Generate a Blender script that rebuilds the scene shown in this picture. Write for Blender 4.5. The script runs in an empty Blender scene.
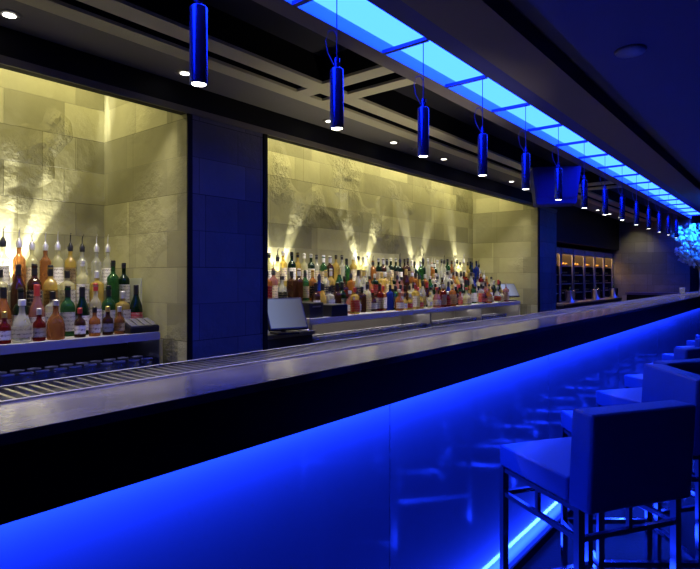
import bpy, bmesh, math, random
from mathutils import Vector, Matrix
random.seed(7)
PI = math.pi
scn = bpy.context.scene
COL = scn.collection
H = 1.3475                       # eye height
def Z(r): return r + H

# ------------------------------------------------------------------ materials
MATS = {}
def nodes_of(name):
    m = bpy.data.materials.new(name); m.use_nodes = True
    return m, m.node_tree, m.node_tree.nodes['Principled BSDF']
def mat(name, col, rough=.5, metal=0., spec=.5, bump=0., bscale=60., var=0., vscale=8., coat=0., emit=None, estr=0.):
    if name in MATS: return MATS[name]
    m, nt, p = nodes_of(name)
    p.inputs['Base Color'].default_value = (*col, 1)
    p.inputs['Roughness'].default_value = rough
    p.inputs['Metallic'].default_value = metal
    p.inputs['Specular IOR Level'].default_value = spec
    p.inputs['Coat Weight'].default_value = coat
    p.inputs['Coat Roughness'].default_value = .05
    if emit:
        p.inputs['Emission Color'].default_value = (*emit, 1)
        p.inputs['Emission Strength'].default_value = estr
    tc = nt.nodes.new('ShaderNodeTexCoord')
    nz = nt.nodes.new('ShaderNodeTexNoise'); nz.inputs['Scale'].default_value = vscale; nz.inputs['Detail'].default_value = 6
    nt.links.new(tc.outputs['Object'], nz.inputs['Vector'])
    mx = nt.nodes.new('ShaderNodeMix'); mx.data_type = 'RGBA'
    v = max(var, .04)
    mx.inputs['A'].default_value = (*[c*(1-v) for c in col], 1)
    mx.inputs['B'].default_value = (*[min(1, c*(1+v)) for c in col], 1)
    nt.links.new(nz.outputs['Fac'], mx.inputs['Factor']); nt.links.new(mx.outputs['Result'], p.inputs['Base Color'])
    if bump:
        n2 = nt.nodes.new('ShaderNodeTexNoise'); n2.inputs['Scale'].default_value = bscale; n2.inputs['Detail'].default_value = 5
        nt.links.new(tc.outputs['Object'], n2.inputs['Vector'])
        b = nt.nodes.new('ShaderNodeBump'); b.inputs['Strength'].default_value = bump; b.inputs['Distance'].default_value = .01
        nt.links.new(n2.outputs['Fac'], b.inputs['Height']); nt.links.new(b.outputs['Normal'], p.inputs['Normal'])
    MATS[name] = m
    return m

def stone(name, c1, c2, mortar, axes, rough=.55, chip=.9, bw=.62, rh=.235):
    """split-face stone blocks; AXES picks which object coordinates run along and up the wall"""
    m, nt, p = nodes_of(name); N = nt.nodes; L = nt.links
    tc = N.new('ShaderNodeTexCoord'); sp = N.new('ShaderNodeSeparateXYZ'); cb = N.new('ShaderNodeCombineXYZ')
    L.new(tc.outputs['Object'], sp.inputs[0])
    L.new(sp.outputs[axes[0]], cb.inputs[0]); L.new(sp.outputs[axes[1]], cb.inputs[1])
    def brick(w, h, off, a, b_, sq=1.0, fr=2):
        t = N.new('ShaderNodeTexBrick'); L.new(cb.outputs[0], t.inputs['Vector'])
        t.inputs['Scale'].default_value = 1; t.inputs['Brick Width'].default_value = w; t.inputs['Row Height'].default_value = h
        t.inputs['Mortar Size'].default_value = .0025; t.inputs['Mortar Smooth'].default_value = .3
        t.inputs['Color1'].default_value = (*a, 1); t.inputs['Color2'].default_value = (*b_, 1); t.inputs['Mortar'].default_value = (*mortar, 1)
        t.offset = off; t.squash = sq; t.squash_frequency = fr
        return t
    t1 = brick(bw, rh, .37, c1, c2, .62, 2)
    t2 = brick(bw*1.7, rh*2, .45, (.55,.55,.55), (1,1,1), .7, 3)
    mu = N.new('ShaderNodeMix'); mu.data_type = 'RGBA'; mu.blend_type = 'MULTIPLY'; mu.inputs['Factor'].default_value = .8
    L.new(t1.outputs['Color'], mu.inputs['A']); L.new(t2.outputs['Color'], mu.inputs['B'])
    nz = N.new('ShaderNodeTexNoise'); nz.inputs['Scale'].default_value = 3; nz.inputs['Detail'].default_value = 9; nz.inputs['Roughness'].default_value = .65
    L.new(tc.outputs['Object'], nz.inputs['Vector'])
    mr = N.new('ShaderNodeMapRange'); mr.inputs['To Min'].default_value = .72; mr.inputs['To Max'].default_value = 1.22
    L.new(nz.outputs['Fac'], mr.inputs['Value'])
    m2 = N.new('ShaderNodeMix'); m2.data_type = 'RGBA'; m2.blend_type = 'MULTIPLY'; m2.inputs['Factor'].default_value = 1
    L.new(mu.outputs['Result'], m2.inputs['A']); L.new(mr.outputs['Result'], m2.inputs['B'])
    L.new(m2.outputs['Result'], p.inputs['Base Color'])
    p.inputs['Roughness'].default_value = rough; p.inputs['Specular IOR Level'].default_value = .4
    # chipped patches
    n3 = N.new('ShaderNodeTexNoise'); n3.inputs['Scale'].default_value = 14; n3.inputs['Detail'].default_value = 8; n3.inputs['Roughness'].default_value = .6
    n4 = N.new('ShaderNodeTexNoise'); n4.inputs['Scale'].default_value = 1.9; n4.inputs['Detail'].default_value = 2
    L.new(tc.outputs['Object'], n3.inputs['Vector']); L.new(tc.outputs['Object'], n4.inputs['Vector'])
    rr = N.new('ShaderNodeMapRange'); rr.inputs['From Min'].default_value = .50; rr.inputs['From Max'].default_value = .66
    rr.inputs['To Min'].default_value = .07
    L.new(n4.outputs['Fac'], rr.inputs['Value'])
    ml = N.new('ShaderNodeMath'); ml.operation = 'MULTIPLY'; L.new(n3.outputs['Fac'], ml.inputs[0]); L.new(rr.outputs['Result'], ml.inputs[1])
    ad = N.new('ShaderNodeMath'); ad.operation = 'SUBTRACT'; L.new(ml.outputs[0], ad.inputs[0])
    mf = N.new('ShaderNodeMath'); mf.operation = 'MULTIPLY'; mf.inputs[1].default_value = .05; L.new(t1.outputs['Fac'], mf.inputs[0]); L.new(mf.outputs[0], ad.inputs[1])
    b = N.new('ShaderNodeBump'); b.inputs['Strength'].default_value = chip; b.inputs['Distance'].default_value = .07
    L.new(ad.outputs[0], b.inputs['Height']); L.new(b.outputs['Normal'], p.inputs['Normal'])
    return m

def bottle_glass(name, col, clear):
    """thin tinted glass full of liquid: tinted see-through share plus a glossy tinted body"""
    if name in MATS: return MATS[name]
    m, nt, p = nodes_of(name); N = nt.nodes; L = nt.links
    p.inputs['Base Color'].default_value = (*[c*.6 for c in col], 1); p.inputs['Roughness'].default_value = .06
    p.inputs['Coat Weight'].default_value = .6; p.inputs['Coat Roughness'].default_value = .03
    tl = N.new('ShaderNodeBsdfTranslucent'); tl.inputs['Color'].default_value = (*[min(1, c*1.3) for c in col], 1)
    tr = N.new('ShaderNodeBsdfTransparent'); tr.inputs['Color'].default_value = (*[c**.6 for c in col], 1)
    a = N.new('ShaderNodeMixShader'); a.inputs[0].default_value = .4
    L.new(p.outputs[0], a.inputs[1]); L.new(tl.outputs[0], a.inputs[2])
    b = N.new('ShaderNodeMixShader')
    nz = N.new('ShaderNodeTexNoise'); nz.inputs['Scale'].default_value = 5
    tc = N.new('ShaderNodeTexCoord'); L.new(tc.outputs['Object'], nz.inputs['Vector'])
    mr = N.new('ShaderNodeMapRange'); mr.inputs['To Min'].default_value = clear-.1; mr.inputs['To Max'].default_value = clear+.1
    L.new(nz.outputs['Fac'], mr.inputs['Value']); L.new(mr.outputs['Result'], b.inputs[0])
    L.new(a.outputs[0], b.inputs[1]); L.new(tr.outputs[0], b.inputs[2])
    L.new(b.outputs[0], N['Material Output'].inputs['Surface'])
    MATS[name] = m
    return m

def emitter(name, col, strength):
    if name in MATS: return MATS[name]
    m = bpy.data.materials.new(name); m.use_nodes = True; nt = m.node_tree
    nt.nodes.remove(nt.nodes['Principled BSDF'])
    e = nt.nodes.new('ShaderNodeEmission'); e.inputs['Color'].default_value = (*col, 1); e.inputs['Strength'].default_value = strength
    nt.links.new(e.outputs[0], nt.nodes['Material Output'].inputs['Surface'])
    MATS[name] = m
    return m

WALL_Y = stone('StoneBack', (.58,.56,.31), (.28,.27,.145), (.34,.33,.18), (1,2))
WALL_X = stone('StoneSide', (.56,.54,.30), (.28,.27,.145), (.33,.32,.18), (0,2), chip=.35)
PILLAR_Y = stone('StonePillar', (.20,.20,.20), (.13,.13,.135), (.07,.07,.07), (1,2), chip=.25)
PILLAR_X = stone('StonePillarSide', (.20,.20,.20), (.13,.13,.135), (.07,.07,.07), (0,2), chip=.25)
END_X = stone('StoneEnd', (.34,.33,.27), (.22,.215,.18), (.12,.12,.1), (0,2), chip=.25)
BLACK = mat('BlackPaint', (.004,.004,.005), .6, spec=.2)
SOFFIT = mat('SoffitPaint', (.26,.25,.24), .7)
BATTEN = mat('BattenPaint', (.72,.68,.50), .6)
CEILP = mat('CeilingPaint', (.045,.05,.13), .8)
CEILT = mat('CeilingTrim', (.22,.19,.24), .7)
BLUEWALL = mat('CoveBluePaint', (.2,.4,.5), .5)
FLOORM = mat('FloorTile', (.035,.035,.04), .35, bump=.1)
DARKWALL = mat('DarkWall', (.04,.04,.05), .6)
FASCIA = mat('FasciaBlack', (.004,.004,.006), .45, spec=.25)
PANEL = mat('BluePanel', (.36,.42,.60), .10, spec=.5, coat=.4)
STEEL = mat('BrushedSteel', (.55,.55,.58), .28, 1., var=.08, vscale=20)
DSTEEL = mat('DarkSteel', (.10,.10,.12), .35, .8)
CHROME = mat('Chrome', (.75,.75,.78), .12, 1.)
LEATHER = mat('NavyLeather', (.08,.15,.32), .36, bump=.15, bscale=220)
PENDANT = mat('PendantBlue', (.04,.08,.42), .25, .75)
CORD = mat('CordBlue', (.05,.05,.25), .5)
PLASTIC = mat('BlackPlastic', (.012,.012,.015), .4)
PAPER = mat('PaperWhite', (.72,.70,.62), .6)
FROST = bottle_glass('FrostGlass', (.75,.80,.70), .35)
CLEARG = bottle_glass('TumblerGlass', (.6,.62,.66), .72)
RIMG = mat('GlassRim', (.22,.22,.26), .15)
WTOP = mat('WorktopSatin', (.42,.42,.46), .3, .2)

def bar_top_mat():
    m, nt, p = nodes_of('BarStone'); N = nt.nodes; L = nt.links
    tc = N.new('ShaderNodeTexCoord'); mp = N.new('ShaderNodeMapping'); mp.inputs['Scale'].default_value = (9, 3, 9)
    L.new(tc.outputs['Object'], mp.inputs[0])
    nz = N.new('ShaderNodeTexNoise'); nz.inputs['Scale'].default_value = 1.4; nz.inputs['Detail'].default_value = 9; nz.inputs['Roughness'].default_value = .7
    L.new(mp.outputs[0], nz.inputs['Vector'])
    cr = N.new('ShaderNodeValToRGB'); cr.color_ramp.elements[0].position = .3; cr.color_ramp.elements[1].position = .75
    cr.color_ramp.elements[0].color = (.17,.16,.16,1); cr.color_ramp.elements[1].color = (.40,.38,.37,1)
    L.new(nz.outputs['Fac'], cr.inputs[0]); L.new(cr.outputs[0], p.inputs['Base Color'])
    r = N.new('ShaderNodeMapRange'); r.inputs['To Min'].default_value = .07; r.inputs['To Max'].default_value = .20
    L.new(nz.outputs['Fac'], r.inputs['Value']); L.new(r.outputs['Result'], p.inputs['Roughness'])
    p.inputs['Metallic'].default_value = .35
    n2 = N.new('ShaderNodeTexNoise'); n2.inputs['Scale'].default_value = 40; L.new(tc.outputs['Object'], n2.inputs['Vector'])
    b = N.new('ShaderNodeBump'); b.inputs['Strength'].default_value = .06; b.inputs['Distance'].default_value = .01
    L.new(n2.outputs['Fac'], b.inputs['Height']); L.new(b.outputs['Normal'], p.inputs['Normal'])
    return m
BARTOP = bar_top_mat()

# ------------------------------------------------------------------ mesh helpers
def link(name, bm, m, parent=None, smooth=False):
    me = bpy.data.meshes.new(name); bm.normal_update(); bm.to_mesh(me); bm.free()
    for x in (m if isinstance(m, (list, tuple)) else [m]): me.materials.append(x)
    if smooth:
        for p in me.polygons: p.use_smooth = True
    o = bpy.data.objects.new(name, me); COL.objects.link(o)
    if parent: o.parent = parent
    return o
def box(bm, x0, x1, y0, y1, z0, z1, bev=0.):
    r = bmesh.ops.create_cube(bm, size=1.)
    vs = r['verts']
    for v in vs:
        v.co = Vector(((x0+x1)/2 + v.co.x*(x1-x0), (y0+y1)/2 + v.co.y*(y1-y0), (z0+z1)/2 + v.co.z*(z1-z0)))
    if bev:
        es = list({e for v in vs for e in v.link_edges})
        bmesh.ops.bevel(bm, geom=es, offset=bev, segments=3, affect='EDGES', profile=.6)
    return vs
def mbox(name, b, m, parent=None, bev=0.):
    bm = bmesh.new(); box(bm, *b, bev=bev); return link(name, bm, m, parent)
def cyl(bm, p0, p1, r, seg=16, r2=None):
    p0 = Vector(p0); p1 = Vector(p1); d = p1-p0
    q = d.to_track_quat('Z', 'Y').to_matrix().to_4x4()
    bmesh.ops.create_cone(bm, cap_ends=True, segments=seg, radius1=r, radius2=r if r2 is None else r2, depth=d.length,
                          matrix=Matrix.Translation((p0+p1)/2) @ q)
def bar_between(bm, p0, p1, w):
    """square tube between two points"""
    p0 = Vector(p0); p1 = Vector(p1); d = p1-p0
    q = d.to_track_quat('Z', 'Y').to_matrix().to_4x4()
    vs = bmesh.ops.create_cube(bm, size=1., matrix=Matrix.Translation((p0+p1)/2) @ q @ Matrix.Diagonal((w, w, d.length, 1)))['verts']
def tube(bm, pts, r, seg=8):
    pts = [Vector(p) for p in pts]; rings = []
    for i, p in enumerate(pts):
        t = (pts[min(i+1, len(pts)-1)] - pts[max(i-1, 0)]).normalized()
        up = Vector((0,0,1)) if abs(t.z) < .9 else Vector((1,0,0))
        a = t.cross(up).normalized(); b = t.cross(a)
        rings.append([bm.verts.new(p + (a*math.cos(2*PI*k/seg) + b*math.sin(2*PI*k/seg))*r) for k in range(seg)])
    for i in range(len(rings)-1):
        for k in range(seg):
            bm.faces.new((rings[i][k], rings[i][(k+1)%seg], rings[i+1][(k+1)%seg], rings[i+1][k]))
    bm.faces.new(rings[0][::-1]); bm.faces.new(rings[-1])
def lathe(bm, prof, seg=16, sq=0., c=(0,0,0)):
    """prof: (radius, z); sq>0 squares the section"""
    rings = []
    for r, z in prof:
        ring = []
        for k in range(seg):
            t = 2*PI*(k+.5)/seg; cx, sy = math.cos(t), math.sin(t)
            f = 1.
            if sq and r > .016: f = 1 + sq*(1/max(abs(cx), abs(sy)) - 1)
            ring.append(bm.verts.new((c[0]+r*cx*f, c[1]+r*sy*f, c[2]+z)))
        rings.append(ring)
    for i in range(len(rings)-1):
        for k in range(seg):
            bm.faces.new((rings[i][k], rings[i][(k+1)%seg], rings[i+1][(k+1)%seg], rings[i+1][k]))
    bm.faces.new(rings[0][::-1]); bm.faces.new(rings[-1])
def empty(name, loc, rz=0.):
    o = bpy.data.objects.new(name, None); COL.objects.link(o); o.location = loc; o.rotation_euler = (0,0,rz)
    o.empty_display_size = .05
    return o
def tag(o, label, cat, group=None, kind=None):
    if label: o['label'] = label
    if cat: o['category'] = cat
    if group: o['group'] = group
    if kind: o['kind'] = kind
    return o
def struct(name, b, m, bev=0.):
    o = mbox(name, b, m, bev=bev); o['kind'] = 'structure'; return o
def dup(root, loc, rz=0.):
    r = root.copy(); COL.objects.link(r); r.location = loc; r.rotation_euler = (0,0,rz)
    for ch in root.children:
        c = ch.copy(); COL.objects.link(c); c.parent = r
        for g in ch.children:
            d = g.copy(); COL.objects.link(d); d.parent = c
    return r
def area(name, loc, rot, sx, sy, col, energy, parent=None, spread=PI):
    l = bpy.data.lights.new(name, 'AREA'); l.shape = 'RECTANGLE'; l.size = sx; l.size_y = sy
    l.color = col; l.energy = energy; l.spread = spread
    o = bpy.data.objects.new(name, l); COL.objects.link(o); o.location = loc; o.rotation_euler = rot
    if parent: o.parent = parent
    return o
def spot(name, loc, target, col, energy, angle, blend=.6, rad=.015, parent=None):
    l = bpy.data.lights.new(name, 'SPOT'); l.color = col; l.energy = energy; l.spot_size = angle; l.spot_blend = blend; l.shadow_soft_size = rad
    o = bpy.data.objects.new(name, l); COL.objects.link(o); o.location = loc
    o.rotation_euler = (Vector(target)-Vector(loc)).to_track_quat('-Z', 'Y').to_euler()
    if parent: o.parent = parent
    return o

NUM = ['', 'first','second','third','fourth','fifth','sixth','seventh','eighth','ninth','tenth','eleventh','twelfth','thirteenth','fourteenth',
       'fifteenth','sixteenth','seventeenth','eighteenth','nineteenth','twentieth']
def nth(n):
    if n <= 20: return NUM[n]
    t = {2:'twenty',3:'thirty',4:'forty',5:'fifty',6:'sixty'}[n//10]
    return t + ('-' + NUM[n%10] if n % 10 else '') if n % 10 else {20:'twentieth',30:'thirtieth',40:'fortieth',50:'fiftieth',60:'sixtieth'}[n]

# ------------------------------------------------------------------ main levels (relative to the eye)
A_OPEN = 3.0; A_BACK = 4.04; Y_N1 = 2.07; Y_P2 = 2.745; Y_N2 = 8.10; Y_P3 = 8.92; Y_END = 13.5; Y0 = -3.0
Z_SOF = Z(1.21); Z_TRIM = Z(1.21); Z_HEAD = Z(1.03); Z_NCEIL = Z(1.55)
XR = 4.2
# ------------------------------------------------------------------ room shell
struct('floor', (-5.2, XR, Y0, 16.2, -.1, 0), FLOORM)
struct('ceiling', (-5.2, XR, Y0, 16.2, Z(1.70), Z(1.8)), CEILP)
struct('wall_back', (-A_BACK-.2, -A_BACK, Y0, Y_P3+.3, 0, Z(1.70)), WALL_Y)                 # gold stone wall behind the bottles
struct('wall_right', (XR, XR+.1, Y0, 16.2, 0, Z(1.70)), DARKWALL)
struct('wall_front', (-5.2, XR, Y0-.1, Y0, 0, Z(1.70)), DARKWALL)
struct('wall_far', (-1.78, XR, 16.0, 16.2, 0, Z(1.70)), DARKWALL)
struct('wall_end', (-5.2, -1.78, Y_END, 16.2, 0, Z(1.70)), END_X)
struct('wall_behind_cabinets', (-5.2, -A_BACK, Y_P3+.3, Y_END, 0, Z(1.70)), DARKWALL)
def pier(name, y0, y1):
    bm = bmesh.new(); box(bm, -A_BACK, -A_OPEN, y0, y1, 0, Z(1.70))
    o = link(name, bm, [PILLAR_Y, WALL_X])
    for p in o.data.polygons: p.material_index = 1 if abs(p.normal.y) > .5 else 0
    o['kind'] = 'structure'; return o
pier('wall_pillar_near', Y_N1, Y_P2); pier('wall_pillar_far', Y_N2, Y_P3)
struct('trim_1', (-A_OPEN-.0, -A_OPEN+.012, Y_N1-.0, Y_N1+.035, 0, Z_HEAD), BLACK)
struct('trim_2', (-A_OPEN-.0, -A_OPEN+.012, Y_P2-.035, Y_P2, 0, Z_HEAD), BLACK)
struct('trim_3', (-A_OPEN-.0, -A_OPEN+.012, Y_N2, Y_N2+.06, 0, Z_HEAD), BLACK)
struct('trim_4', (-A_OPEN-.0, -A_OPEN+.012, Y0, Y_P3, Z_HEAD, Z_HEAD+.04), mat('HeaderEdge', (.16,.14,.10), .5))
struct('wall_header', (-A_OPEN-.06, -A_OPEN, Y0, Y_N1, Z_HEAD, Z(1.70)), BLACK)
struct('wall_header_long', (-A_OPEN-.06, -A_OPEN, Y_P2, Y_N2, Z_HEAD, Z(1.70)), BLACK)
struct('trim_5', (-A_OPEN, -A_OPEN+.01, Y0, Y_P3, Z_HEAD+.04, Z_SOF), BLACK)
struct('wall_header_cabinets', (-3.75, -3.15, Y_P3, Y_END, Z(.60), Z(1.70)), BLACK)
struct('wall_back_cabinets', (-A_BACK-.2, -3.95, Y_P3, Y_END, 0, Z(1.70)), BLACK)

# dropped ceiling: downlight soffit, battens, coffers, cove
struct('ceiling_soffit', (-A_OPEN+.01, -2.666, Y0, Y_END, Z_SOF, Z_SOF+.05), SOFFIT)
struct('ceiling_coffer', (-2.666, -1.86, Y0, Y_END, Z_SOF+.17, Z_SOF+.20), mat('CofferDark', (.02,.02,.03), .8))
def batten(n, x0, x1, y0, y1, m=BATTEN, dz=0.):
    struct('trim_%d' % n, (x0, x1, y0, y1, Z_SOF+dz, Z_SOF+.018), m)
    struct('trim_%d' % (n+30), (x0+.001, x1-.001, y0+.001, y1-.001, Z_SOF+.018, Z_SOF+.17), BLACK)
batten(6, -2.666, -2.553, Y0, Y_END); batten(7, -2.456, -2.328, Y0, Y_END)
struct('trim_8', (-1.86, -1.754, Y0, Y_END, Z_SOF, Z_SOF+.018), CEILT); struct('trim_38', (-1.859, -1.754, Y0, Y_END, Z_SOF+.018, Z_SOF+.30), BLACK)
for i, (ya, yb) in enumerate([(2.60,2.72), (2.85,2.96), (-.65,-.5), (-.25,-.08), (7.6,7.75), (8.0,8.15)]):
    batten(9+i, -2.6, -1.861, ya, yb, BATTEN, .001)
# ceiling over the guests
struct('ceiling_step', (-1.47, -1.344, Y0, Y_END, Z_TRIM+.0, Z_TRIM+.35), mat('StepPaintedGlow', (.05,.06,.40), .6))  # blue of the cove's light put into the step's base colour
struct('ceiling_band', (-1.344, -1.07, Y0, Y_END, Z_TRIM-.01, Z_TRIM+.1), CEILT)
struct('ceiling_groove', (-1.07, -.985, Y0, Y_END, Z_TRIM+.09, Z_TRIM+.14), BLACK)
struct('ceiling_main', (-.985, XR, Y0, 16.0, Z_TRIM, Z_TRIM+.06), CEILP)

# blue light cove with cross bars
cove = empty('light_cove', (-1.61, 5, Z_TRIM))
tag(cove, 'long glowing cyan light trough crossed by thin bars, recessed in the ceiling over the bar', 'light')
o = mbox('diffuser', (-.139, .139, -8, 8.5, .07, .08), emitter('CoveGlow', (.010,.046,1.0), 17.), cove)
o = mbox('side_panel', (-.1435, -.139, -8, 8.5, .0, .10), BLUEWALL, cove)
o = mbox('side_panel', (.1395, .144, -8, 8.5, .0, .10), BLUEWALL, cove)
PY = [1.08 + .685*i for i in range(-3, 18)]
for y in PY:
    mbox('crossbar', (-.144, .136, y-5-.014, y-5+.014, -.004, .014), mat('CrossbarBlue', (.02,.06,.30), .4), cove)

# ------------------------------------------------------------------ pendants
A_P = 1.5; PZ = Z(.617); PH = .25; PR = .0287
pen = empty('pendant_light', (-A_P, PY[3], PZ))
bm = bmesh.new()
lathe(bm, [(.0225,.004),(PR-.001,.0),(PR,.003),(PR,PH-.004),(PR-.003,PH),(.004,PH)], 28)
body = link('tube_shade', bm, PENDANT, pen, True)
bm = bmesh.new(); cyl(bm, (0,0,.002), (0,0,.008), .0225, 24)
link('lamp_lens', bm, emitter('PendantLens', (1.,.93,.78), 14.), pen)
bm = bmesh.new(); cyl(bm, (0,0,PH), (0,0,PH+.045), .012, 14); cyl(bm, (-.012,0,PH+.02), (.012,0,PH+.02), .009, 10)
link('swivel_joint', bm, PENDANT, pen)
top = Z_TRIM - PZ - .004
bm = bmesh.new(); tube(bm, [(0,0,PH+.04), (0,0,(PH+top)/2), (0,0,top)], .0022, 6)
link('suspension_cord', bm, CORD, pen)
bm = bmesh.new()
tube(bm, [(0,0,PH+.14), (-.012,-.008,PH+.165), (-.032,-.018,PH+.16), (-.042,-.022,PH+.12), (-.034,-.018,PH+.07), (-.016,-.008,PH+.03), (-.006,0,PH+.0)], .0022, 6)
link('power_cable', bm, CORD, pen)
n = 0
for i, y in enumerate(PY[2:17]):
    o = pen if i == 1 else dup(pen, (-A_P, y, PZ))
    pos = i
    if i == 0: lab = 'slim blue tube pendant lamp hanging nearest, just before the frame begins'
    elif i == 1: lab = 'largest blue tube pendant lamp, first of the row, before the near stone pier'
    else: lab = 'blue tube pendant lamp over the bar, %s of the receding row counted from the nearest' % nth(i)
    if i == 0:
        bpy.data.objects.remove(o.children[0]) if False else None
    tag(o, lab, 'lamp', 'tube pendant lamps over the bar')
    sp_ = spot('pendant_beam', (-A_P, y, PZ-.004), (-A_P+.12, y, 0), (1.,.9,.80), 30., 1.25, .8, .02)
# remove the lamp no one can see (wholly outside the frame)
for o in [x for x in COL.objects if x.type == 'EMPTY' and x.name.startswith('pendant_light') and abs(x.location.y-PY[2]) < .01]:
    for c in list(o.children): bpy.data.objects.remove(c)
    bpy.data.objects.remove(o)

# recessed downlights in the soffit
dl = empty('downlight', (-2.83, 1.0, Z_SOF))
bm = bmesh.new(); lathe(bm, [(.030,.0),(.034,-.004),(.052,-.004),(.056,.0)], 24); link('rim', bm, mat('RimGrey', (.25,.24,.22), .4), dl, True)
bm = bmesh.new(); cyl(bm, (0,0,-.006), (0,0,-.0045), .027, 20); link('lens', bm, emitter('DownlightLens', (1.,.95,.82), 7.), dl)
for i, y in enumerate([1.03, 1.94, 3.24, 4.12, 5.02, 5.89, 6.74, 9.7, 10.6, 11.4, 12.2]):
    o = dl if i == 0 else dup(dl, (-2.83, y, Z_SOF))
    tag(o, 'small round recessed downlight in the dark soffit, %s from the nearest' % nth(i+1) if i else 'nearest small round recessed downlight in the dark soffit above the left niche', 'downlight', 'recessed downlights')
    if i < 7: spot('downlight_beam', (-2.83, y, Z_SOF-.01), (-2.6, y, 0), (1.,.86,.6), 3., 1.2, .7, .02)
sm = empty('ceiling_speaker', (-.70, 3.24, Z_TRIM))
tag(sm, 'flat round disc fixed to the dark blue ceiling over the guests', 'ceiling fitting')
bm = bmesh.new(); lathe(bm, [(.075,.0),(.08,-.006),(.07,-.018),(.02,-.02)], 28); link('disc', bm, mat('DiscGrey', (.12,.12,.16), .5), sm, True)
sq_ = empty('sprinkler', (-2.83, 4.42, Z_SOF)); tag(sq_, 'tiny dim sprinkler plate between two downlights in the soffit', 'sprinkler')
bm = bmesh.new(); lathe(bm, [(.03,.0),(.03,-.004),(.008,-.006),(.008,-.02),(.016,-.022)], 16); link('plate', bm, mat('SprinkGrey', (.3,.3,.28), .4), sq_)

# hanging loudspeaker
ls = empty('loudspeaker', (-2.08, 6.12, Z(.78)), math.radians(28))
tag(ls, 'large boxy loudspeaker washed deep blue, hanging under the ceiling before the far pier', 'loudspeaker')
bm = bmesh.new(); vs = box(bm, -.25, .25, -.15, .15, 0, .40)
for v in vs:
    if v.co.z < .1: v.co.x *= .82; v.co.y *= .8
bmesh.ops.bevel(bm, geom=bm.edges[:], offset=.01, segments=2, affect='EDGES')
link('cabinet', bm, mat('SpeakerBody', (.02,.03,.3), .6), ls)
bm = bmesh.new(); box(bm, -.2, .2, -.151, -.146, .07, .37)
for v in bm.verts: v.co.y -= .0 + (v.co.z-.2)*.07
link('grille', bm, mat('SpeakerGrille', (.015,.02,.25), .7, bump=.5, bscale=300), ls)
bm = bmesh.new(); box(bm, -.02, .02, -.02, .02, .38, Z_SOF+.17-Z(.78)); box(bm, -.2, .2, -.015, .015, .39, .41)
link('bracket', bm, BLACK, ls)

# ------------------------------------------------------------------ bar
ZB = 1.10; YB0, YB1 = -2.0, 12.2
bar = empty('bar_counter', (-1.2, 5, 0))
tag(bar, 'long bar with pale stone top, black edge band and glowing glossy blue front', 'bar counter')
def bx(x0, x1, y0, y1, z0, z1): return (x0+1.2, x1+1.2, y0-5, y1-5, z0, z1)
mbox('countertop', bx(-1.21, -.98, YB0, YB1, ZB-.02, ZB), BARTOP, bar, .002)
mbox('fascia', bx(-.995, -.981, YB0, YB1, ZB-.145, ZB-.0202), FASCIA, bar)
mbox('underside', bx(-1.38, -.995, YB0, YB1, ZB-.05, ZB-.021), FASCIA, bar)
seams = [YB0, .02, 1.52, 3.02, 4.52, 6.02, 7.52, 9.02, 10.52, YB1]
for a, b in zip(seams[:-1], seams[1:]):
    mbox('front_panel', bx(-1.075, -1.06, a+.003, b-.003, .0, ZB-.05), PANEL, bar)
mbox('carcass', bx(-1.36, -1.08, YB0, YB1, 0, ZB-.052), BLACK, bar)
mbox('toe_ledge', bx(-1.01, -1.0, YB0, YB1, 0, .04), FASCIA, bar)
# drip tray with slats
tray = empty('drip_rail', (-1.30, 5, ZB))
tag(tray, 'stainless drip rail of close cross slats running along the bartender edge of the bar', 'drip rail')
RAIL = mat('RailSatin', (.6,.6,.62), .25, .3)
mbox('rim', (-.087, -.078, YB0-5, YB1-5, -.02, .004), RAIL, tray)
mbox('rim', (.080, .089, YB0-5, YB1-5, -.02, .004), RAIL, tray)
mbox('pan', (-.078, .082, YB0-5, YB1-5, -.02, -.008), mat('TrayPan', (.6,.6,.62), .10, 1.), tray)
bm = bmesh.new(); y = .2
while y < 11.5:
    box(bm, -.078, .082, y-5, y-5+.008, -.008, .001); y += .027
o = link('slat', bm, STEEL, tray); o['kind'] = 'stuff'

BLUE = (.010, .042, 1.)
led = empty('light_strip', (-1.020, 5, ZB-.126)); tag(led, 'blue light strip tucked under the black bar edge, glowing down the front', 'light strip')
mbox('profile', (-.008, .008, YB0-5, YB1-5, .0, .009), STEEL, led); mbox('mounting_rail', (-.003, .003, YB0-5, YB1-5, .009, .075), BLACK, led)
area('bar_glow', (-1.020, 5, ZB-.128), (0,0,0), .012, YB1-YB0, BLUE, 76.)
led2 = empty('light_strip', (-1.018, 5, .006)); tag(led2, 'blue light strip at the foot of the bar front, glowing behind the toe ledge', 'light strip')
mbox('profile', (-.006, .006, YB0-5, YB1-5, -.005, .016), STEEL, led2)
area('foot_glow', (-1.016, 5, .03), (0, math.radians(125), 0), .015, YB1-YB0, BLUE, 120.)

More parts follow.
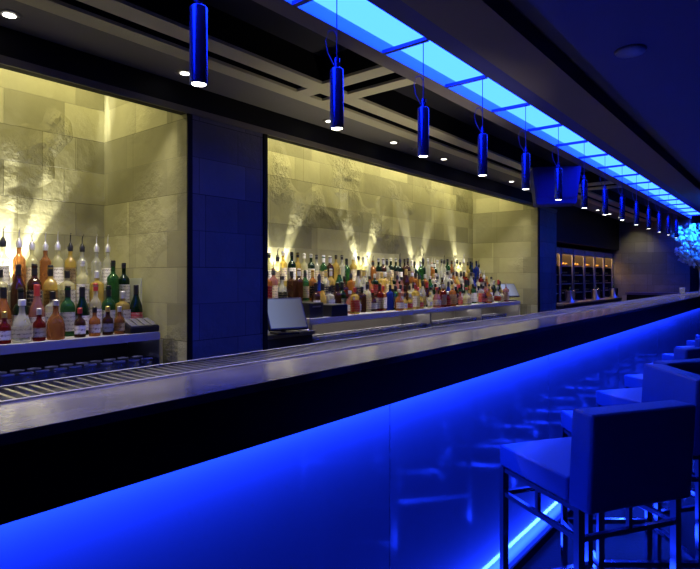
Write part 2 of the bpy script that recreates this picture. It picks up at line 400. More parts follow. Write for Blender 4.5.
# ------------------------------------------------------------------ stools
def make_stool():
    r = empty('bar_stool', (0,0,0))
    W = .20; D = .20
    bm = bmesh.new(); box(bm, -W, W, -D+.05, D, .672, .746, .010); link('seat', bm, LEATHER, r, False)
    bm = bmesh.new(); vs = box(bm, -W, W, -D-.035, -D+.05, .665, .957, .012)
    for v in bm.verts:                                   # backrest leans and bows a little
        t = (v.co.z-.66)/.32
        v.co.y -= .02*t
        v.co.y -= .018*(1-(v.co.x/W)**2)
    link('backrest', bm, LEATHER, r)
    for sx in (-1, 1):
        for sy in (-1, 1):
            bm = bmesh.new(); bar_between(bm, (sx*(W-.012), sy*(D-.012), 0), (sx*(W-.012), sy*(D-.012), .672), .022)
            link('leg', bm, CHROME, r)
    x, y = W-.012, D-.012
    bm = bmesh.new()
    for z in (.660, .575):
        for a, b in (((-x,-y),(x,-y)), ((x,-y),(x,y)), ((x,y),(-x,y)), ((-x,y),(-x,-y))):
            bar_between(bm, (*a, z), (*b, z), .015)
    for a in ((0,-y),(0,y),(x,0),(-x,0)):
        bar_between(bm, (*a, .575), (*a, .660), .013)
    link('seat_frame', bm, CHROME, r)
    bm = bmesh.new()
    for a, b in (((-x,y),(x,y)), ((-x,-y),(-x,y)), ((x,-y),(x,y)), ((-x,-y),(x,-y))): bar_between(bm, (*a, .25), (*b, .25), .02)
    link('footrest', bm, CHROME, r)
    return r
st = make_stool()
SLAB = ['nearest blue leather bar stool, its dark square back toward us', 'swivelled blue bar stool just beyond the nearest one, curved inner back showing',
        'third blue bar stool, lit seat showing between the two nearest backs']
for i in range(12):
    yc = 1.954 + .605*i
    x, rz = -.564, 58
    if i == 1: x, yc, rz = -.56, 2.52, 128
    o = st if i == 0 else dup(st, (0,0,0))
    o.location = (x, yc, 0); o.rotation_euler = (0,0,math.radians(rz + (0 if i < 2 else random.uniform(-5, 5))))
    tag(o, SLAB[i] if i < 3 else 'blue leather bar stool with chrome legs, %s along the bar from the nearest' % nth(i+1), 'stool', 'bar stools along the glowing front')

# ------------------------------------------------------------------ bottles
BP = {  # name: (profile, squareness, label z0, z1, r, cap radius, cap z0, z1)
 'slender':  ([(.030,0),(.034,.003),(.034,.185),(.032,.195),(.024,.208),(.0145,.222),(.0125,.235),(.0125,.286),(.0145,.288),(.0145,.298)], 0, .04,.15,.0346, .0145,.262,.308),
 'tall':     ([(.033,0),(.037,.004),(.037,.195),(.035,.208),(.026,.222),(.015,.234),(.0135,.245),(.0135,.291),(.015,.293),(.015,.302)], 0, .05,.17,.0376, .0152,.280,.318),
 'square':   ([(.034,0),(.037,.003),(.037,.168),(.034,.178),(.020,.188),(.014,.194),(.0135,.235),(.015,.237),(.015,.245)], .8, .025,.14,.0378, .0160,.212,.258),
 'squat':    ([(.040,0),(.046,.005),(.048,.050),(.046,.085),(.036,.118),(.020,.140),(.0145,.155),(.0140,.196),(.016,.198),(.016,.205)], 0, .025,.085,.0486, .0180,.190,.222),
 'shouldered':([(.034,0),(.039,.004),(.039,.165),(.037,.180),(.029,.196),(.017,.208),(.0145,.218),(.0140,.266),(.016,.268),(.016,.278)], 0, .03,.14,.0396, .0158,.225,.292),
 'sloping':  ([(.036,0),(.040,.005),(.040,.135),(.036,.165),(.024,.200),(.0165,.225),(.0145,.245),(.0142,.272),(.016,.274),(.016,.283)], 0, .03,.12,.0406, .0164,.235,.298),
 'small':    ([(.028,0),(.031,.003),(.031,.085),(.027,.098),(.014,.110),(.0115,.120),(.0115,.150),(.013,.152),(.013,.158)], 0, .02,.07,.0316, .0135,.138,.172),
}
GL = {'clear': ((.86,.88,.80), .68), 'pale': ((.88,.86,.58), .58), 'green': ((.05,.19,.06), .5), 'dark green': ((.012,.045,.02), .35), 'amber': ((.55,.25,.07), .55),
      'golden': ((.80,.62,.20), .58), 'red': ((.26,.03,.02), .5), 'brown': ((.10,.04,.02), .4), 'blue': ((.03,.06,.40), .45), 'pink': ((.60,.30,.28), .6),
      'orange': ((.50,.24,.10), .6)}
CAPS = {'black': (.01,.01,.012), 'silver': (.6,.6,.62), 'red': (.35,.03,.03), 'white': (.7,.7,.66), 'gold': (.55,.40,.12)}
PAP = {'white': (.74,.71,.64), 'cream': (.70,.60,.38), 'black': (.02,.02,.02), 'red': (.45,.04,.04), 'grey': (.35,.36,.38)}
MESH = {}
def bmsh(kind, what, m):
    key = (kind, what, m.name)
    if key in MESH: return MESH[key]
    prof, sq, l0, l1, lr, cr, c0, c1 = BP[kind]
    bm = bmesh.new()
    if what == 'bottle_body': lathe(bm, prof, 16, sq)
    elif what == 'cap': lathe(bm, [(cr,c0),(cr,c1-.003),(cr-.003,c1)], 12)
    elif what == 'pourer':
        lathe(bm, [(.0165,c0+.0),(.0185,c0+.03),(.009,c0+.05),(.0075,c0+.056)], 12)
        tube(bm, [(0,0,c0+.05),(0,0,c0+.085),(.004,.001,c0+.105),(.012,.003,c0+.118)], .0036, 8)
    else:
        z0, z1 = l0, l1; seg = 16; ring = []
        for z in (z0, z1):
            rr = []
            for k in range(seg+1):
                t = 2*PI*k/seg*.62 - PI*.62; cx, sy = math.cos(t), math.sin(t)
                f = 1 + (sq*(1/max(abs(cx), abs(sy)) - 1) if sq else 0)
                rr.append((cx*lr*f, sy*lr*f, z))
            ring.append(rr)
        vo = [[bm.verts.new(p) for p in r_] for r_ in ring]
        for k in range(seg): bm.faces.new((vo[0][k], vo[0][k+1], vo[1][k+1], vo[1][k]))
        bmesh.ops.solidify(bm, geom=bm.faces[:], thickness=-.0006)
    me = bpy.data.meshes.new(what); bm.normal_update(); bm.to_mesh(me); bm.free(); me.materials.append(m)
    for p in me.polygons: p.use_smooth = (what != 'label_x' and not (sq and what == 'bottle_body'))
    me.set_sharp_from_angle(angle=math.radians(38))
    MESH[key] = me
    return me
def label_mat(pc):
    """paper label with a printed band, in object coordinates"""
    nm = 'Label_'+pc
    if nm in MATS: return MATS[nm]
    m, nt, p = nodes_of(nm); N = nt.nodes; L = nt.links
    tc = N.new('ShaderNodeTexCoord'); w = N.new('ShaderNodeTexWave'); w.wave_type = 'BANDS'; w.bands_direction = 'Z'
    w.inputs['Scale'].default_value = 14; w.inputs['Distortion'].default_value = 5; w.inputs['Detail'].default_value = 3; w.inputs['Detail Scale'].default_value = 9
    L.new(tc.outputs['Object'], w.inputs['Vector'])
    cr = N.new('ShaderNodeValToRGB'); cr.color_ramp.elements[0].position = .02; cr.color_ramp.elements[1].position = .12
    c = PAP[pc]; inv = (.18,.15,.12) if sum(c) > .8 else (.5,.42,.25)
    cr.color_ramp.elements[0].color = (*inv, 1); cr.color_ramp.elements[1].color = (*c, 1)
    L.new(w.outputs['Fac'], cr.inputs[0]); L.new(cr.outputs[0], p.inputs['Base Color']); p.inputs['Roughness'].default_value = .6
    MATS[nm] = m; return m
def bottle(kind, gl, cap, pap, loc, label, group, pour=False, s=1.):
    r = empty('liquor_bottle', loc, random.uniform(-.5, .5)); r.scale = (s, s, s)
    tag(r, label, 'bottle', group)
    def ch(what, m):
        o = bpy.data.objects.new(what, bmsh(kind, what, m)); COL.objects.link(o); o.parent = r
    ch('bottle_body', bottle_glass('Glass_'+gl, *GL[gl]))
    if pour: ch('pourer', mat('Cap_'+cap, CAPS[cap], .35, .6 if cap in ('silver','gold') else 0))
    else: ch('cap', mat('Cap_'+cap, CAPS[cap], .35, .6 if cap in ('silver','gold') else 0))
    if pap: ch('paper_label', label_mat(pap))
    return r

ZC = Z(-.3475)          # counter top 1.00
def tier_z(t): return ZC + (0, 0, .13, .26)[t]
TA = (3.225, 3.35, 3.52, 3.70)   # distance of each row
RAD = {'small': .034, 'slender': .036, 'tall': .039, 'square': .046, 'squat': .049, 'shouldered': .041, 'sloping': .044}
def fill_row(niche, t, y0, y1, pick, gap=.012, density=1.):
    items = []; y = y0
    while y < y1:
        k, g, c, p, pour = pick()
        w = RAD[k]
        if y + 2*w > y1: break
        if random.random() < density: items.append((k, g, c, p, pour, y + w))
        y += 2*w + gap*random.uniform(.5, 1.8)
    N_ = len(items)
    where = {'left': 'left niche', 'long': 'long niche'}[niche]
    rown = ('front row', 'second row', 'third row', 'back row')[t]
    for i, (k, g, c, p, pour, yy) in enumerate(items):
        e = i+1 if i < (N_+1)//2 else N_-i
        end = 'near' if i < (N_+1)//2 else 'far'
        top = '%s %s' % (c, 'pourer' if pour else 'cap')
        lab = '%s %s bottle, %s, %s, %s, %s from %s end' % (g, k, top, rown, where, nth(e), end)
        bottle(k, g, c, p, (-TA[t] + random.uniform(-.014, .014), yy, tier_z(t)), lab, 'bottles in the %s of the %s' % (rown, where), pour, random.uniform(.96, 1.05))
def chooser(kinds, glasses, caps, paps, pour=0.):
    return lambda: (random.choice(kinds), random.choice(glasses), random.choice(caps), random.choice(paps), random.random() < pour)
# left niche
def set_row(t, spec, pour=False):
    # spec: (distance along the wall, shape, glass, cap, label)
    where, rown = 'left niche', ('front row', 'second row', 'third row', 'back row')[t]
    N_ = len(spec)
    for i, (y, k, g, c, p) in enumerate(spec):
        near = i < (N_+1)//2
        lab = '%s %s bottle, %s %s, %s, %s, %s from %s end' % (g, k, c, 'pourer' if pour else 'cap', rown, where, nth(i+1 if near else N_-i), 'near' if near else 'far')
        bottle(k, g, c, p, (-TA[t] + random.uniform(-.006,.006), y, tier_z(t)), lab, 'bottles in the %s of the %s' % (rown, where), pour, random.uniform(.97, 1.03))
set_row(0, [(1.02,'squat','brown','black','cream'), (1.115,'small','red','gold','white'), (1.2,'squat','clear','white','white'), (1.287,'small','red','silver','white'),
            (1.372,'squat','orange','silver',None), (1.51,'small','brown','red','white'), (1.595,'small','amber','black','white'), (1.674,'small','brown','gold','grey'), (1.75,'small','orange','silver','cream')])
set_row(1, [(1.07,'shouldered','brown','black','white'), (1.155,'sloping','amber','black','cream'), (1.24,'shouldered','dark green','black','grey'), (1.325,'sloping','pink','red','white'),
            (1.41,'square','clear','black','white'), (1.495,'shouldered','green','black','white'), (1.58,'sloping','dark green','black','white'), (1.66,'slender','clear','red','white'),
            (1.745,'shouldered','green','black','white'), (1.835,'square','golden','silver','white'), (1.925,'sloping','dark green','black','red')])
set_row(2, [(1.01,'shouldered','golden','black','cream'), (1.1,'sloping','red','black','white'), (1.195,'square','pale','black','cream'), (1.29,'sloping','brown','black',None),
            (1.38,'shouldered','brown','black','black'), (1.47,'shouldered','golden','black','cream'), (1.57,'square','pale','black','white'), (1.66,'tall','pale','silver','white'),
            (1.755,'square','golden','silver',None), (1.86,'tall','green','black',None), (1.94,'tall','dark green','black','white')])
set_row(3, [(y, 'slender', g, c, p) for y, g, c, p in ((0.9500000000000001,'clear','black','white'), (1.03,'pale','black',None), (1.115,'clear','black','white'), (1.195,'clear','black',None), (1.2750000000000001,'clear','black','white'), (1.36,'orange','silver',None),
            (1.435,'pale','silver','cream'), (1.5150000000000001,'orange','silver',None), (1.59,'pale','silver','white'), (1.67,'golden','black','cream'), (1.745,'clear','black',None), (1.84,'clear','silver',None), (1.92,'clear','silver','white'))], True)
# long niche
mix = ['amber','golden','brown','brown','red','clear','green','dark green','pale','golden','amber','clear','clear','brown','pink','blue']
fill_row('long', 0, 4.02, 7.55, chooser(['small','small','squat','square'], ['clear','amber','red','pale','pink','brown','clear','golden'], ['gold','silver','black','red'], ['white','cream','white','red'], 0), .03, .8)
fill_row('long', 1, 3.62, 7.62, chooser(['shouldered','square','sloping','squat','square'], mix, ['black','black','black','red','silver','black'], ['white','cream','white','grey',None], 0), .004)
fill_row('long', 2, 2.86, 7.70, chooser(['shouldered','square','sloping','squat'], mix, ['black','black','black','gold','silver'], ['cream','white','black','red',None], .15), .008)
fill_row('long', 3, 2.84, 7.70, chooser(['slender','tall','shouldered','slender'], ['clear','green','brown','dark green','clear','amber','golden','pale','brown','clear','dark green','blue'], ['black','black','silver','white'], ['white','cream',None,None], .35), .012)

# back counters with bottle steps, undershelf and glasses
def back_counter(y0, y1, label, seams_):
    r = empty('back_counter', (-3.16, y0, 0)); tag(r, label, 'counter')
    L_ = y1-y0
    mbox('worktop', (-.875, .0, 0, L_, ZC-.05, ZC), WTOP, r, .002)
    nm = 'left' if y0 < 0 else 'long'
    for k, (xx, w_) in enumerate(((-.285, 'lower wide'), (-.455, 'upper narrow'))):
        q = mbox('bottle_riser', (-.875, xx, (0 if y0 < 0 else -.58), L_-(.02 if y0 < 0 else .12), 0, .13), mat('StepSteel', (.25,.24,.2), .3, .7)); q.location = (-3.16, y0, ZC+.13*k)
        tag(q, '%s steel riser lifting bottles above the %s niche counter' % (w_, nm), 'riser', 'bottle risers')
    mbox('back_panel', (-.40, -.38, 0, L_, 0, ZC-.05), mat('BackPanelMetal', (.30,.28,.26), .3, .5) if y0 > 0 else mat('BackPanelDark', (.03,.03,.035), .2, .5), r)
    mbox('glass_shelf', (-.38, -.005, 0, L_, .70, .72), DSTEEL, r)
    mbox('drawer_front', (-.02, -.005, 0.02, L_-.02, .12, .69), DSTEEL, r)
    mbox('plinth', (-.38, -.05, 0, L_, 0, .12), BLACK, r)
    for s in seams_: mbox('divider', (-.38, 0, s-.012, s+.012, .12, ZC-.05), STEEL, r)
    return r
back_counter(Y0+.02, 1.985, 'long steel back counter loaded with tiers of bottles inside the left niche', [2.2, 3.6, 4.97])
back_counter(3.37, 7.85, 'long steel back counter loaded with tiers of bottles inside the long niche', [.02, 1.95, 3.2, 4.46])
tum = empty('tumbler', (-3.25, 1.0, .72))
bm = bmesh.new(); lathe(bm, [(.024,0),(.028,.003),(.034,.115),(.032,.115),(.026,.012),(.002,.010)], 14); link('glass_bowl', bm, CLEARG, tum, True)
bm = bmesh.new(); lathe(bm, [(.0345,.108),(.0352,.112),(.0345,.116),(.0335,.112)], 14); link('rim', bm, RIMG, tum, True)
first = True
for (a, b, nm) in ((.60, 1.95, 'left niche'), (3.42, 7.4, 'long niche')):
    ys = []; y = a
    while y < b: ys.append(y); y += .088
    for rr, xx in (('front', -3.215), ('rear', -3.33)):
        for i, y in enumerate(ys):
            if any(abs(y - s) < .05 for s in (3.37+1.95, 3.37+3.2, Y0+4.99)): continue
            o = tum if first else dup(tum, (0,0,0))
            first = False
            o.location = (xx + random.uniform(-.01,.01), y, .72)
            e = i+1 if i < (len(ys)+1)//2 else len(ys)-i
            tag(o, 'clear tumbler under the counter, %s row, %s, %s from %s end' % (rr, nm, nth(e), 'near' if i < (len(ys)+1)//2 else 'far'), 'glass', 'tumblers on the under-counter shelves')
# faint fill lights added under the counters to brighten the shelves
for (a, b) in ((.4, 1.98), (3.4, 7.6)):
    area('undershelf_fill', (-3.36, (a+b)/2, ZC-.055), (0,0,0), .02, b-a, (.9,.8,.75) if a > 3 else (.5,.5,1.), (1.3 if a > 3 else .35)*(b-a))

# ledge caddy and sloping rack at the end of the left counter
cd = empty('bar_caddy', (-3.232, 1.888, ZC)); tag(cd, 'black sloping bar caddy with compartments at the end of the left back counter', 'caddy')
bm = bmesh.new(); vs = box(bm, -.062, .062, -.10, .098, 0, .085)
for v in vs:
    if v.co.z > .05 and v.co.x > 0: v.co.z -= .045
bmesh.ops.bevel(bm, geom=bm.edges[:], offset=.005, segments=2, affect='EDGES'); link('tray_body', bm, PLASTIC, cd)
for k in range(4):
    bm = bmesh.new(); vs = box(bm, -.054, .054, -.09+.046*k, -.054+.046*k, .079, .084)
    for v in vs: v.co.z -= (v.co.x+.062)/.124*.045 - .004
    link('lid', bm, mat('LidGrey', (.22,.22,.26), .2, .5), cd)
fs = empty('glass_screen', (-3.62, 2.0, ZC)); tag(fs, 'pale frosted glass screen standing behind the black caddy against the side wall', 'glass screen')
mbox('pane', (-.20, .22, -.012, 0, .0, .34), FROST, fs); mbox('foot', (-.20, .22, -.03, .02, 0, .012), STEEL, fs)

# ------------------------------------------------------------------ till area at the start of the long niche
lc = empty('low_counter', (-3.1, 2.76, 0)); tag(lc, 'low steel counter under the till screen beside the near stone pier', 'counter')
mbox('worktop', (-.32, .02, 0, .59, .88, .91), STEEL, lc, .002); mbox('cabinet', (-.31, .0, .01, .58, 0, .88), DSTEEL, lc)
rc = empty('rear_cabinet', (-3.73, 3.06, 0)); tag(rc, 'dark steel cabinet behind the till screen carrying the first bottles of the long niche', 'cabinet')
mbox('carcass', (-.305, .30, -.30, .305, 0, ZC), DSTEEL, rc)
def screen(loc, rz, w, h, tilt, lab, back):
    r = empty('till_screen', loc, rz); tag(r, lab, 'screen')
    c, s = math.cos(tilt), math.sin(tilt)
    M = Matrix.Translation((0,0,.16)) @ Matrix.Rotation(-tilt, 4, 'X')
    bm = bmesh.new(); box(bm, -w/2-.012, w/2+.012, -.0, .03, -h/2-.012, h/2+.012, .004); bmesh.ops.transform(bm, matrix=M, verts=bm.verts); link('housing', bm, PLASTIC, r)
    m, nt, p = nodes_of('ScreenFace'); N = nt.nodes
    tc = N.new('ShaderNodeTexCoord'); g = N.new('ShaderNodeTexGradient'); nt.links.new(tc.outputs['Generated'], g.inputs[0])
    cr = N.new('ShaderNodeValToRGB'); cr.color_ramp.elements[0].color = (.26,.32,.50,1); cr.color_ramp.elements[1].color = (.12,.12,.12,1)
    nt.links.new(g.outputs['Fac'], cr.inputs[0]); nt.links.new(cr.outputs[0], p.inputs['Emission Color']); p.inputs['Emission Strength'].default_value = back
    p.inputs['Base Color'].default_value = (.02,.02,.03,1); p.inputs['Roughness'].default_value = .5; p.inputs['Specular IOR Level'].default_value = .2
    bm = bmesh.new(); box(bm, -w/2, w/2, -.002, 0., -h/2, h/2); bmesh.ops.transform(bm, matrix=M, verts=bm.verts); link('display', bm, m, r)
    bm = bmesh.new(); box(bm, -.09, .09, -.05, .10, 0, .015, .004); cyl(bm, (0,.05,.01), (0,.035,.12), .02); link('stand', bm, PLASTIC, r)
    return r
screen((-3.06, 3.00, .91), math.radians(72), .30, .24, math.radians(28), 'till screen glowing pale blue grey beside the near stone pier', .5)
screen((-3.28, 7.74, ZC), math.radians(64), .26, .20, math.radians(35), 'small bright till screen at the far end of the long niche counter', 1.)
pr = empty('receipt_printer', (-3.30, 3.50, ZC)); tag(pr, 'black receipt printer box on the near end of the long niche counter', 'printer')
mbox('housing', (-.10, .10, -.09, .09, 0, .13), PLASTIC, pr, .01); mbox('paper_slot', (.0995, .102, -.05, .05, .09, .10), STEEL, pr)
pr = empty('black_container', (-3.24, 3.76, ZC)); tag(pr, 'low black bin with open top beside the receipt printer', 'container')
bm = bmesh.new(); box(bm, -.08, .08, -.11, .11, 0, .10, .004); link('bin', bm, PLASTIC, pr)
mbox('steel_rim', (-.082, .082, -.112, .112, .10, .106), STEEL, pr)
sk = empty('bar_tool_tray', (-3.07, 2.95+.25, .91)); tag(sk, 'small steel tray with crumpled cloth on the low counter under the till screen', 'tray')
mbox('tray', (-.05, .05, -.09, .09, 0, .008), STEEL, sk)
bm = bmesh.new(); bmesh.ops.create_icosphere(bm, subdivisions=3, radius=.04, matrix=Matrix.Translation((0,0,.02)))
for v in bm.verts: v.co.z = max(.008, v.co.z*.6 + random.uniform(-.004,.004)); v.co.y *= 1.3
link('cloth', bm, PAPER, sk, True)

# ------------------------------------------------------------------ wine cabinets at the far end
def wine_cab():
    r = empty('wine_cabinet', (0,0,0))
    W = .335
    bm = bmesh.new(); box(bm, -.42, 0, -W, -W+.02, 0, 1.88); box(bm, -.42, 0, W-.02, W, 0, 1.88); box(bm, -.42, 0, -W, W, 1.86, 1.88); box(bm, -.42, 0, -W, W, 0, .1); box(bm, -.42, -.40, -W, W, 0, 1.88)
    link('body', bm, mat('CabinetBody', (.05,.05,.06), .35, .5), r)
    bm = bmesh.new(); box(bm, .002, .022, -W+.002, -W+.04, .1, 1.86); box(bm, .002, .022, W-.04, W-.002, .1, 1.86); box(bm, .002, .022, -W+.04, W-.04, 1.76, 1.86); box(bm, .002, .022, -W+.04, W-.04, .1, .15)
    d = link('door', bm, mat('CabinetDoorSteel', (.30,.30,.36), .35, .3), r)
    bm = bmesh.new(); cyl(bm, (.045, W-.03, .7), (.045, W-.03, 1.4), .008, 10); cyl(bm, (.02,W-.03,.75), (.045,W-.03,.75), .005, 8); cyl(bm, (.02,W-.03,1.35), (.045,W-.03,1.35), .005, 8)
    link('handle', bm, CHROME, d)
    for k in range(9):
        z = .22 + .165*k
        mbox('rack_shelf', (-.39, -.01, -W+.02, W-.02, z, z+.018), mat('RackWood', (.42,.30,.18), .5), r)
    return r
wc = wine_cab()
wb = None
for i in range(6):
    y = 9.63 + .70*i
    o = wc if i == 0 else dup(wc, (0,0,0)); o.location = (-3.3, y, 0)
    tag(o, 'tall glass fronted wine cabinet lit amber inside, %s from the far stone pier' % nth(i+1), 'wine cabinet', 'wine cabinets in a row')
    area('cabinet_lamp', (-3.48, y, 1.83), (0,0,0), .18, .5, (1.,.50,.13), 3.5)
    area('cabinet_lamp', (-3.335, y, 1.83), (0, math.radians(0), 0), .02, .5, (1.,.6,.25), 2.)
for i in range(6):
    y = 9.63 + .70*i
    for k in range(4):
        z = .22 + .165*(8-k) + .018
        for j in range(4):
            q = empty('wine_bottle', (-3.50, y-.225+.15*j, z+.036))
            if wb is None:
                bm = bmesh.new(); lathe(bm, [(.03,-.2),(.036,-.195),(.036,0),(.03,.03),(.014,.07),(.013,.13),(.015,.132),(.015,.14)], 12)
                for v in bm.verts: v.co = Vector((v.co.z, v.co.y, v.co.x))
                bmesh.ops.recalc_face_normals(bm, faces=bm.faces[:])
                o = link('bottle_body', bm, bottle_glass('Glass_amber', *GL['amber']), q, True)
                bm = bmesh.new(); lathe(bm, [(.0155,.09),(.0165,.142),(.012,.144)], 12)
                for v in bm.verts: v.co = Vector((v.co.z, v.co.y, v.co.x))
                bmesh.ops.recalc_face_normals(bm, faces=bm.faces[:])
                f = link('foil', bm, mat('Cap_gold', CAPS['gold'], .35, .6), q, True); wb = (o, f)
            else:
                for s in wb: c = s.copy(); COL.objects.link(c); c.parent = q
            tag(q, 'wine bottle lying neck out, %s rack down, %s place, in the %s wine cabinet' % (nth(k+1), nth(j+1), nth(i+1)), 'bottle', 'wine bottles in the cabinets')
# far service counter and steel buckets before the cabinets
sc_ = empty('service_counter', (-2.4, 13.2, 0)); tag(sc_, 'low dark blue service counter against the far stone wall', 'counter')
mbox('worktop', (-.50, .50, -.25, .28, .97, 1.02), mat('ServiceTop', (.08,.08,.14), .4), sc_); mbox('cabinet', (-.48, .48, -.22, .27, 0, .97), BLACK, sc_)
ld = empty('steel_ledge', (-3.05, 10.9, 0)); tag(ld, 'waist high steel ledge standing in front of the wine cabinets', 'ledge')
mbox('top', (-.14, .12, -1.8, 1.9, .88, .91), STEEL, ld); mbox('base', (-.13, .10, -1.78, 1.88, 0, .88), DSTEEL, ld)
bk = empty('wine_bucket', (0,0,0))
bm = bmesh.new(); lathe(bm, [(.07,0),(.075,.004),(.095,.20),(.10,.205),(.092,.20),(.07,.02),(.005,.015)], 20); link('bowl', bm, CHROME, bk, True)
bm = bmesh.new(); lathe(bm, [(.03,.02),(.037,.03),(.037,.19),(.014,.23),(.013,.27),(.002,.272)], 12); link('bottle_neck', bm, mat('NeckGreen', (.02,.08,.04), .2), bk, True)
for i, (y, w) in enumerate(((9.75, 'nearest'), (11.3, 'middle'), (12.6, 'farthest'))):
    o = bk if i == 0 else dup(bk, (0,0,0)); o.location = (-3.05, y, .91)
    tag(o, 'steel wine bucket on the ledge before the wine cabinets, the %s of three' % w, 'bucket', 'wine buckets')

# ------------------------------------------------------------------ branches in a vase, glass on the bar's far end
va = empty('flower_arrangement', (-1.20, 10.5, ZB)); tag(va, 'tall vase of pale leafy branches glowing blue at the far end of the bar', 'plant')
bm = bmesh.new(); lathe(bm, [(.06,0),(.065,.01),(.05,.12),(.06,.35),(.10,.49),(.10,.50),(.092,.49),(.05,.33),(.03,.02)], 24); link('vase', bm, mat('VaseWhite', (.6,.6,.65), .2), va, True)
bm = bmesh.new(); lf = bmesh.new()
for k in range(90):
    a = random.uniform(0, 2*PI); sp2 = random.uniform(.05, .46); hh = random.uniform(.55, 1.16)
    p0 = Vector((0,0,.3)); p2 = Vector((sp2*math.cos(a), sp2*math.sin(a), hh)); p1 = Vector((p2.x*.3, p2.y*.3, hh*.7))
    pts = [p0*(1-t)**2 + 2*p1*t*(1-t) + p2*t*t for t in [i/6 for i in range(7)]]
    tube(bm, pts, .004, 5)
    for i in range(26):
        t = random.uniform(.45, 1.0); c = p0*(1-t)**2 + 2*p1*t*(1-t) + p2*t*t
        d = Vector((random.uniform(-1,1), random.uniform(-1,1), random.uniform(-.5,1))).normalized(); e = d.cross(Vector((.3,.7,.2))).normalized()
        l = random.uniform(.045,.085); w = l*.4
        vv = [lf.verts.new(c + q) for q in (d*.0, d*l*.5 + e*w, d*l, d*l*.5 - e*w)]
        lf.faces.new(vv)
link('branch', bm, mat('Twig', (.2,.15,.12), .7), va); link('foliage', lf, mat('PaleLeaf', (.62,.66,.68), .6), va)
tb = empty('tumbler', (-1.28, 9.0, ZB)); tag(tb, 'small glass standing alone on the bar near the vase of branches', 'glass')
bm = bmesh.new(); lathe(bm, [(.024,0),(.03,.003),(.036,.10),(.034,.10),(.027,.012),(.002,.010)], 16); link('glass_bowl', bm, CLEARG, tb, True)

fl = empty('fill_spot', (-1.9, 9.9, Z_SOF+.17)); tag(fl, 'added ceiling spotlight aimed at the vase of branches', 'fill_spot')  # added lamp that makes the branches glow blue
bm = bmesh.new(); cyl(bm, (0,0,0), (0,0,-.10), .008, 8); cyl(bm, (-.02,-.03,-.08), (.05,.06,-.16), .03, 16); link('head', bm, PENDANT, fl)
spot('branch_fill', (-1.83, 9.98, Z_SOF-.03), (-1.25, 10.4, Z(.75)), (.01,.16,1.), 700., 1.0, .8, .03)

# ------------------------------------------------------------------ niche lighting
GOLD = (1., .88, .45)
def wash(y0, y1, e, lab):
    L_ = y1-y0
    r = empty('wall_washer', (-3.16, (y0+y1)/2, Z(1.60))); r.location.x = -3.71; tag(r, lab, 'light fitting', None)
    mbox('housing', (-.04, .04, -L_/2, L_/2, 0, .05), DSTEEL, r)
    area('bottle_fill', (-3.09, (y0+y1)/2, Z(1.06)), (0, math.radians(20), 0), .03, L_, (1.,.90,.68), e*.8, spread=math.radians(75))  # added fill that brightens the bottles, no fitting exists here
    area('wash_lamp', (-3.72, (y0+y1)/2, Z(1.595)), (0, math.radians(12), 0), .05, L_, GOLD, e)
wash(Y0+.3, 2.0, 36, 'hidden washer lamp running behind the header above the left niche')
wash(2.85, 8.0, 43, 'hidden washer lamp running behind the header above the long niche')
up = empty('uplight', (0,0,0))
bm = bmesh.new(); lathe(bm, [(.03,0),(.032,.004),(.032,.05),(.026,.052),(.024,.04)], 18); link('can', bm, DSTEEL, up, True)
bm = bmesh.new(); cyl(bm, (0,0,.040), (0,0,.045), .023, 16); link('lens', bm, emitter('UplightLens', (1.,.93,.78), 12.), up)
UPL = [(.80,1),(1.42,3),(3.84,2),(5.21,2),(6.43,2),(7.62,1)]
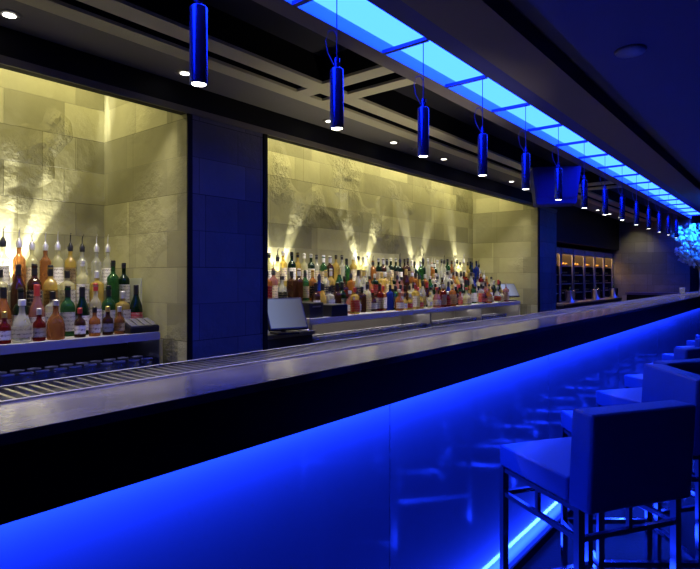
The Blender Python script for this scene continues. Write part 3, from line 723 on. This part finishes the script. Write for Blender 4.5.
for i, (y, k) in enumerate(UPL):
    o = up if i == 0 else dup(up, (0,0,0)); o.location = (-4.0, y, ZC+.26)
    tag(o, 'small can uplight behind the bottles of the %s, %s from its near end' % ('left niche' if i < 2 else 'long niche', nth(i+1 if i < 2 else i-1)), 'uplight', 'uplights grazing the stone wall')
    z = ZC+.26+.055
    tilts = {1: (-.30,), 2: (-.42,.42), 3: (-.5,-.05,.45)}[k]
    for t in tilts:
        spot('uplight_beam', (-4.0, y, z), (-4.0-.060, y+t, z+1.0), (1.,.94,.80), 150. if k < 3 else 200., math.radians(19), .7, .008)
    spot('uplight_spill', (-3.985, y, z), (-4.04, y, z+.35), (1.,.94,.80), 32. if k < 3 else 60., math.radians(100), 1., .02)
wl = empty('added_batten_lamp', (-1.47, 3.6, .55)); tag(wl, 'added unseen lamp on the bartender side of the bar, brightening the ceiling battens', 'light')  # added lamp hidden behind the bar to brighten the battens
bm = bmesh.new(); cyl(bm, (0,0,0), (-.03,0,.05), .03, 14); box(bm, .02, .11, -.01, .01, -.005, .012); link('head', bm, BLACK, wl)
spot('batten_fill', (-1.505, 3.6, .61), (-2.25, 3.3, Z_SOF), (1.,.88,.58), 62., math.radians(66), 1., .04)
spot('corner_beam', (-4.0, 2.03, Z(1.55)), (-4.0, 2.07, Z(.8)), (1.,.95,.8), 60., math.radians(16), .9, .01)
spot('far_wall_beam', (-2.75, 12.9, Z_SOF-.02), (-2.75, 13.5, Z(.45)), (1.,.88,.5), 15., 1.35, 1., .05)

# ------------------------------------------------------------------ world, camera
w = bpy.data.worlds.new('Room'); scn.world = w; w.use_nodes = True
w.node_tree.nodes['Background'].inputs[0].default_value = (.02,.02,.08,1); w.node_tree.nodes['Background'].inputs[1].default_value = .05
cam = bpy.data.cameras.new('Camera'); co = bpy.data.objects.new('Camera', cam); COL.objects.link(co)
cam.sensor_fit = 'HORIZONTAL'; cam.sensor_width = 36; cam.lens = 36*555/700; cam.shift_y = -7.5/700; cam.clip_start = .02
co.location = (0,0,H); co.rotation_euler = (PI/2, 0, math.radians(39))
scn.camera = co
scn.view_settings.view_transform = 'Standard'; scn.view_settings.look = 'None'; scn.view_settings.gamma = 1; scn.view_settings.exposure = 0
scn.view_settings.use_curve_mapping = False
scn.cycles.max_bounces = 8; scn.cycles.diffuse_bounces = 3; scn.cycles.glossy_bounces = 4; scn.cycles.transparent_max_bounces = 20
scn.cycles.caustics_reflective = False; scn.cycles.caustics_refractive = False
scn.cycles.sample_clamp_indirect = 4
scn.cycles.use_denoising = True
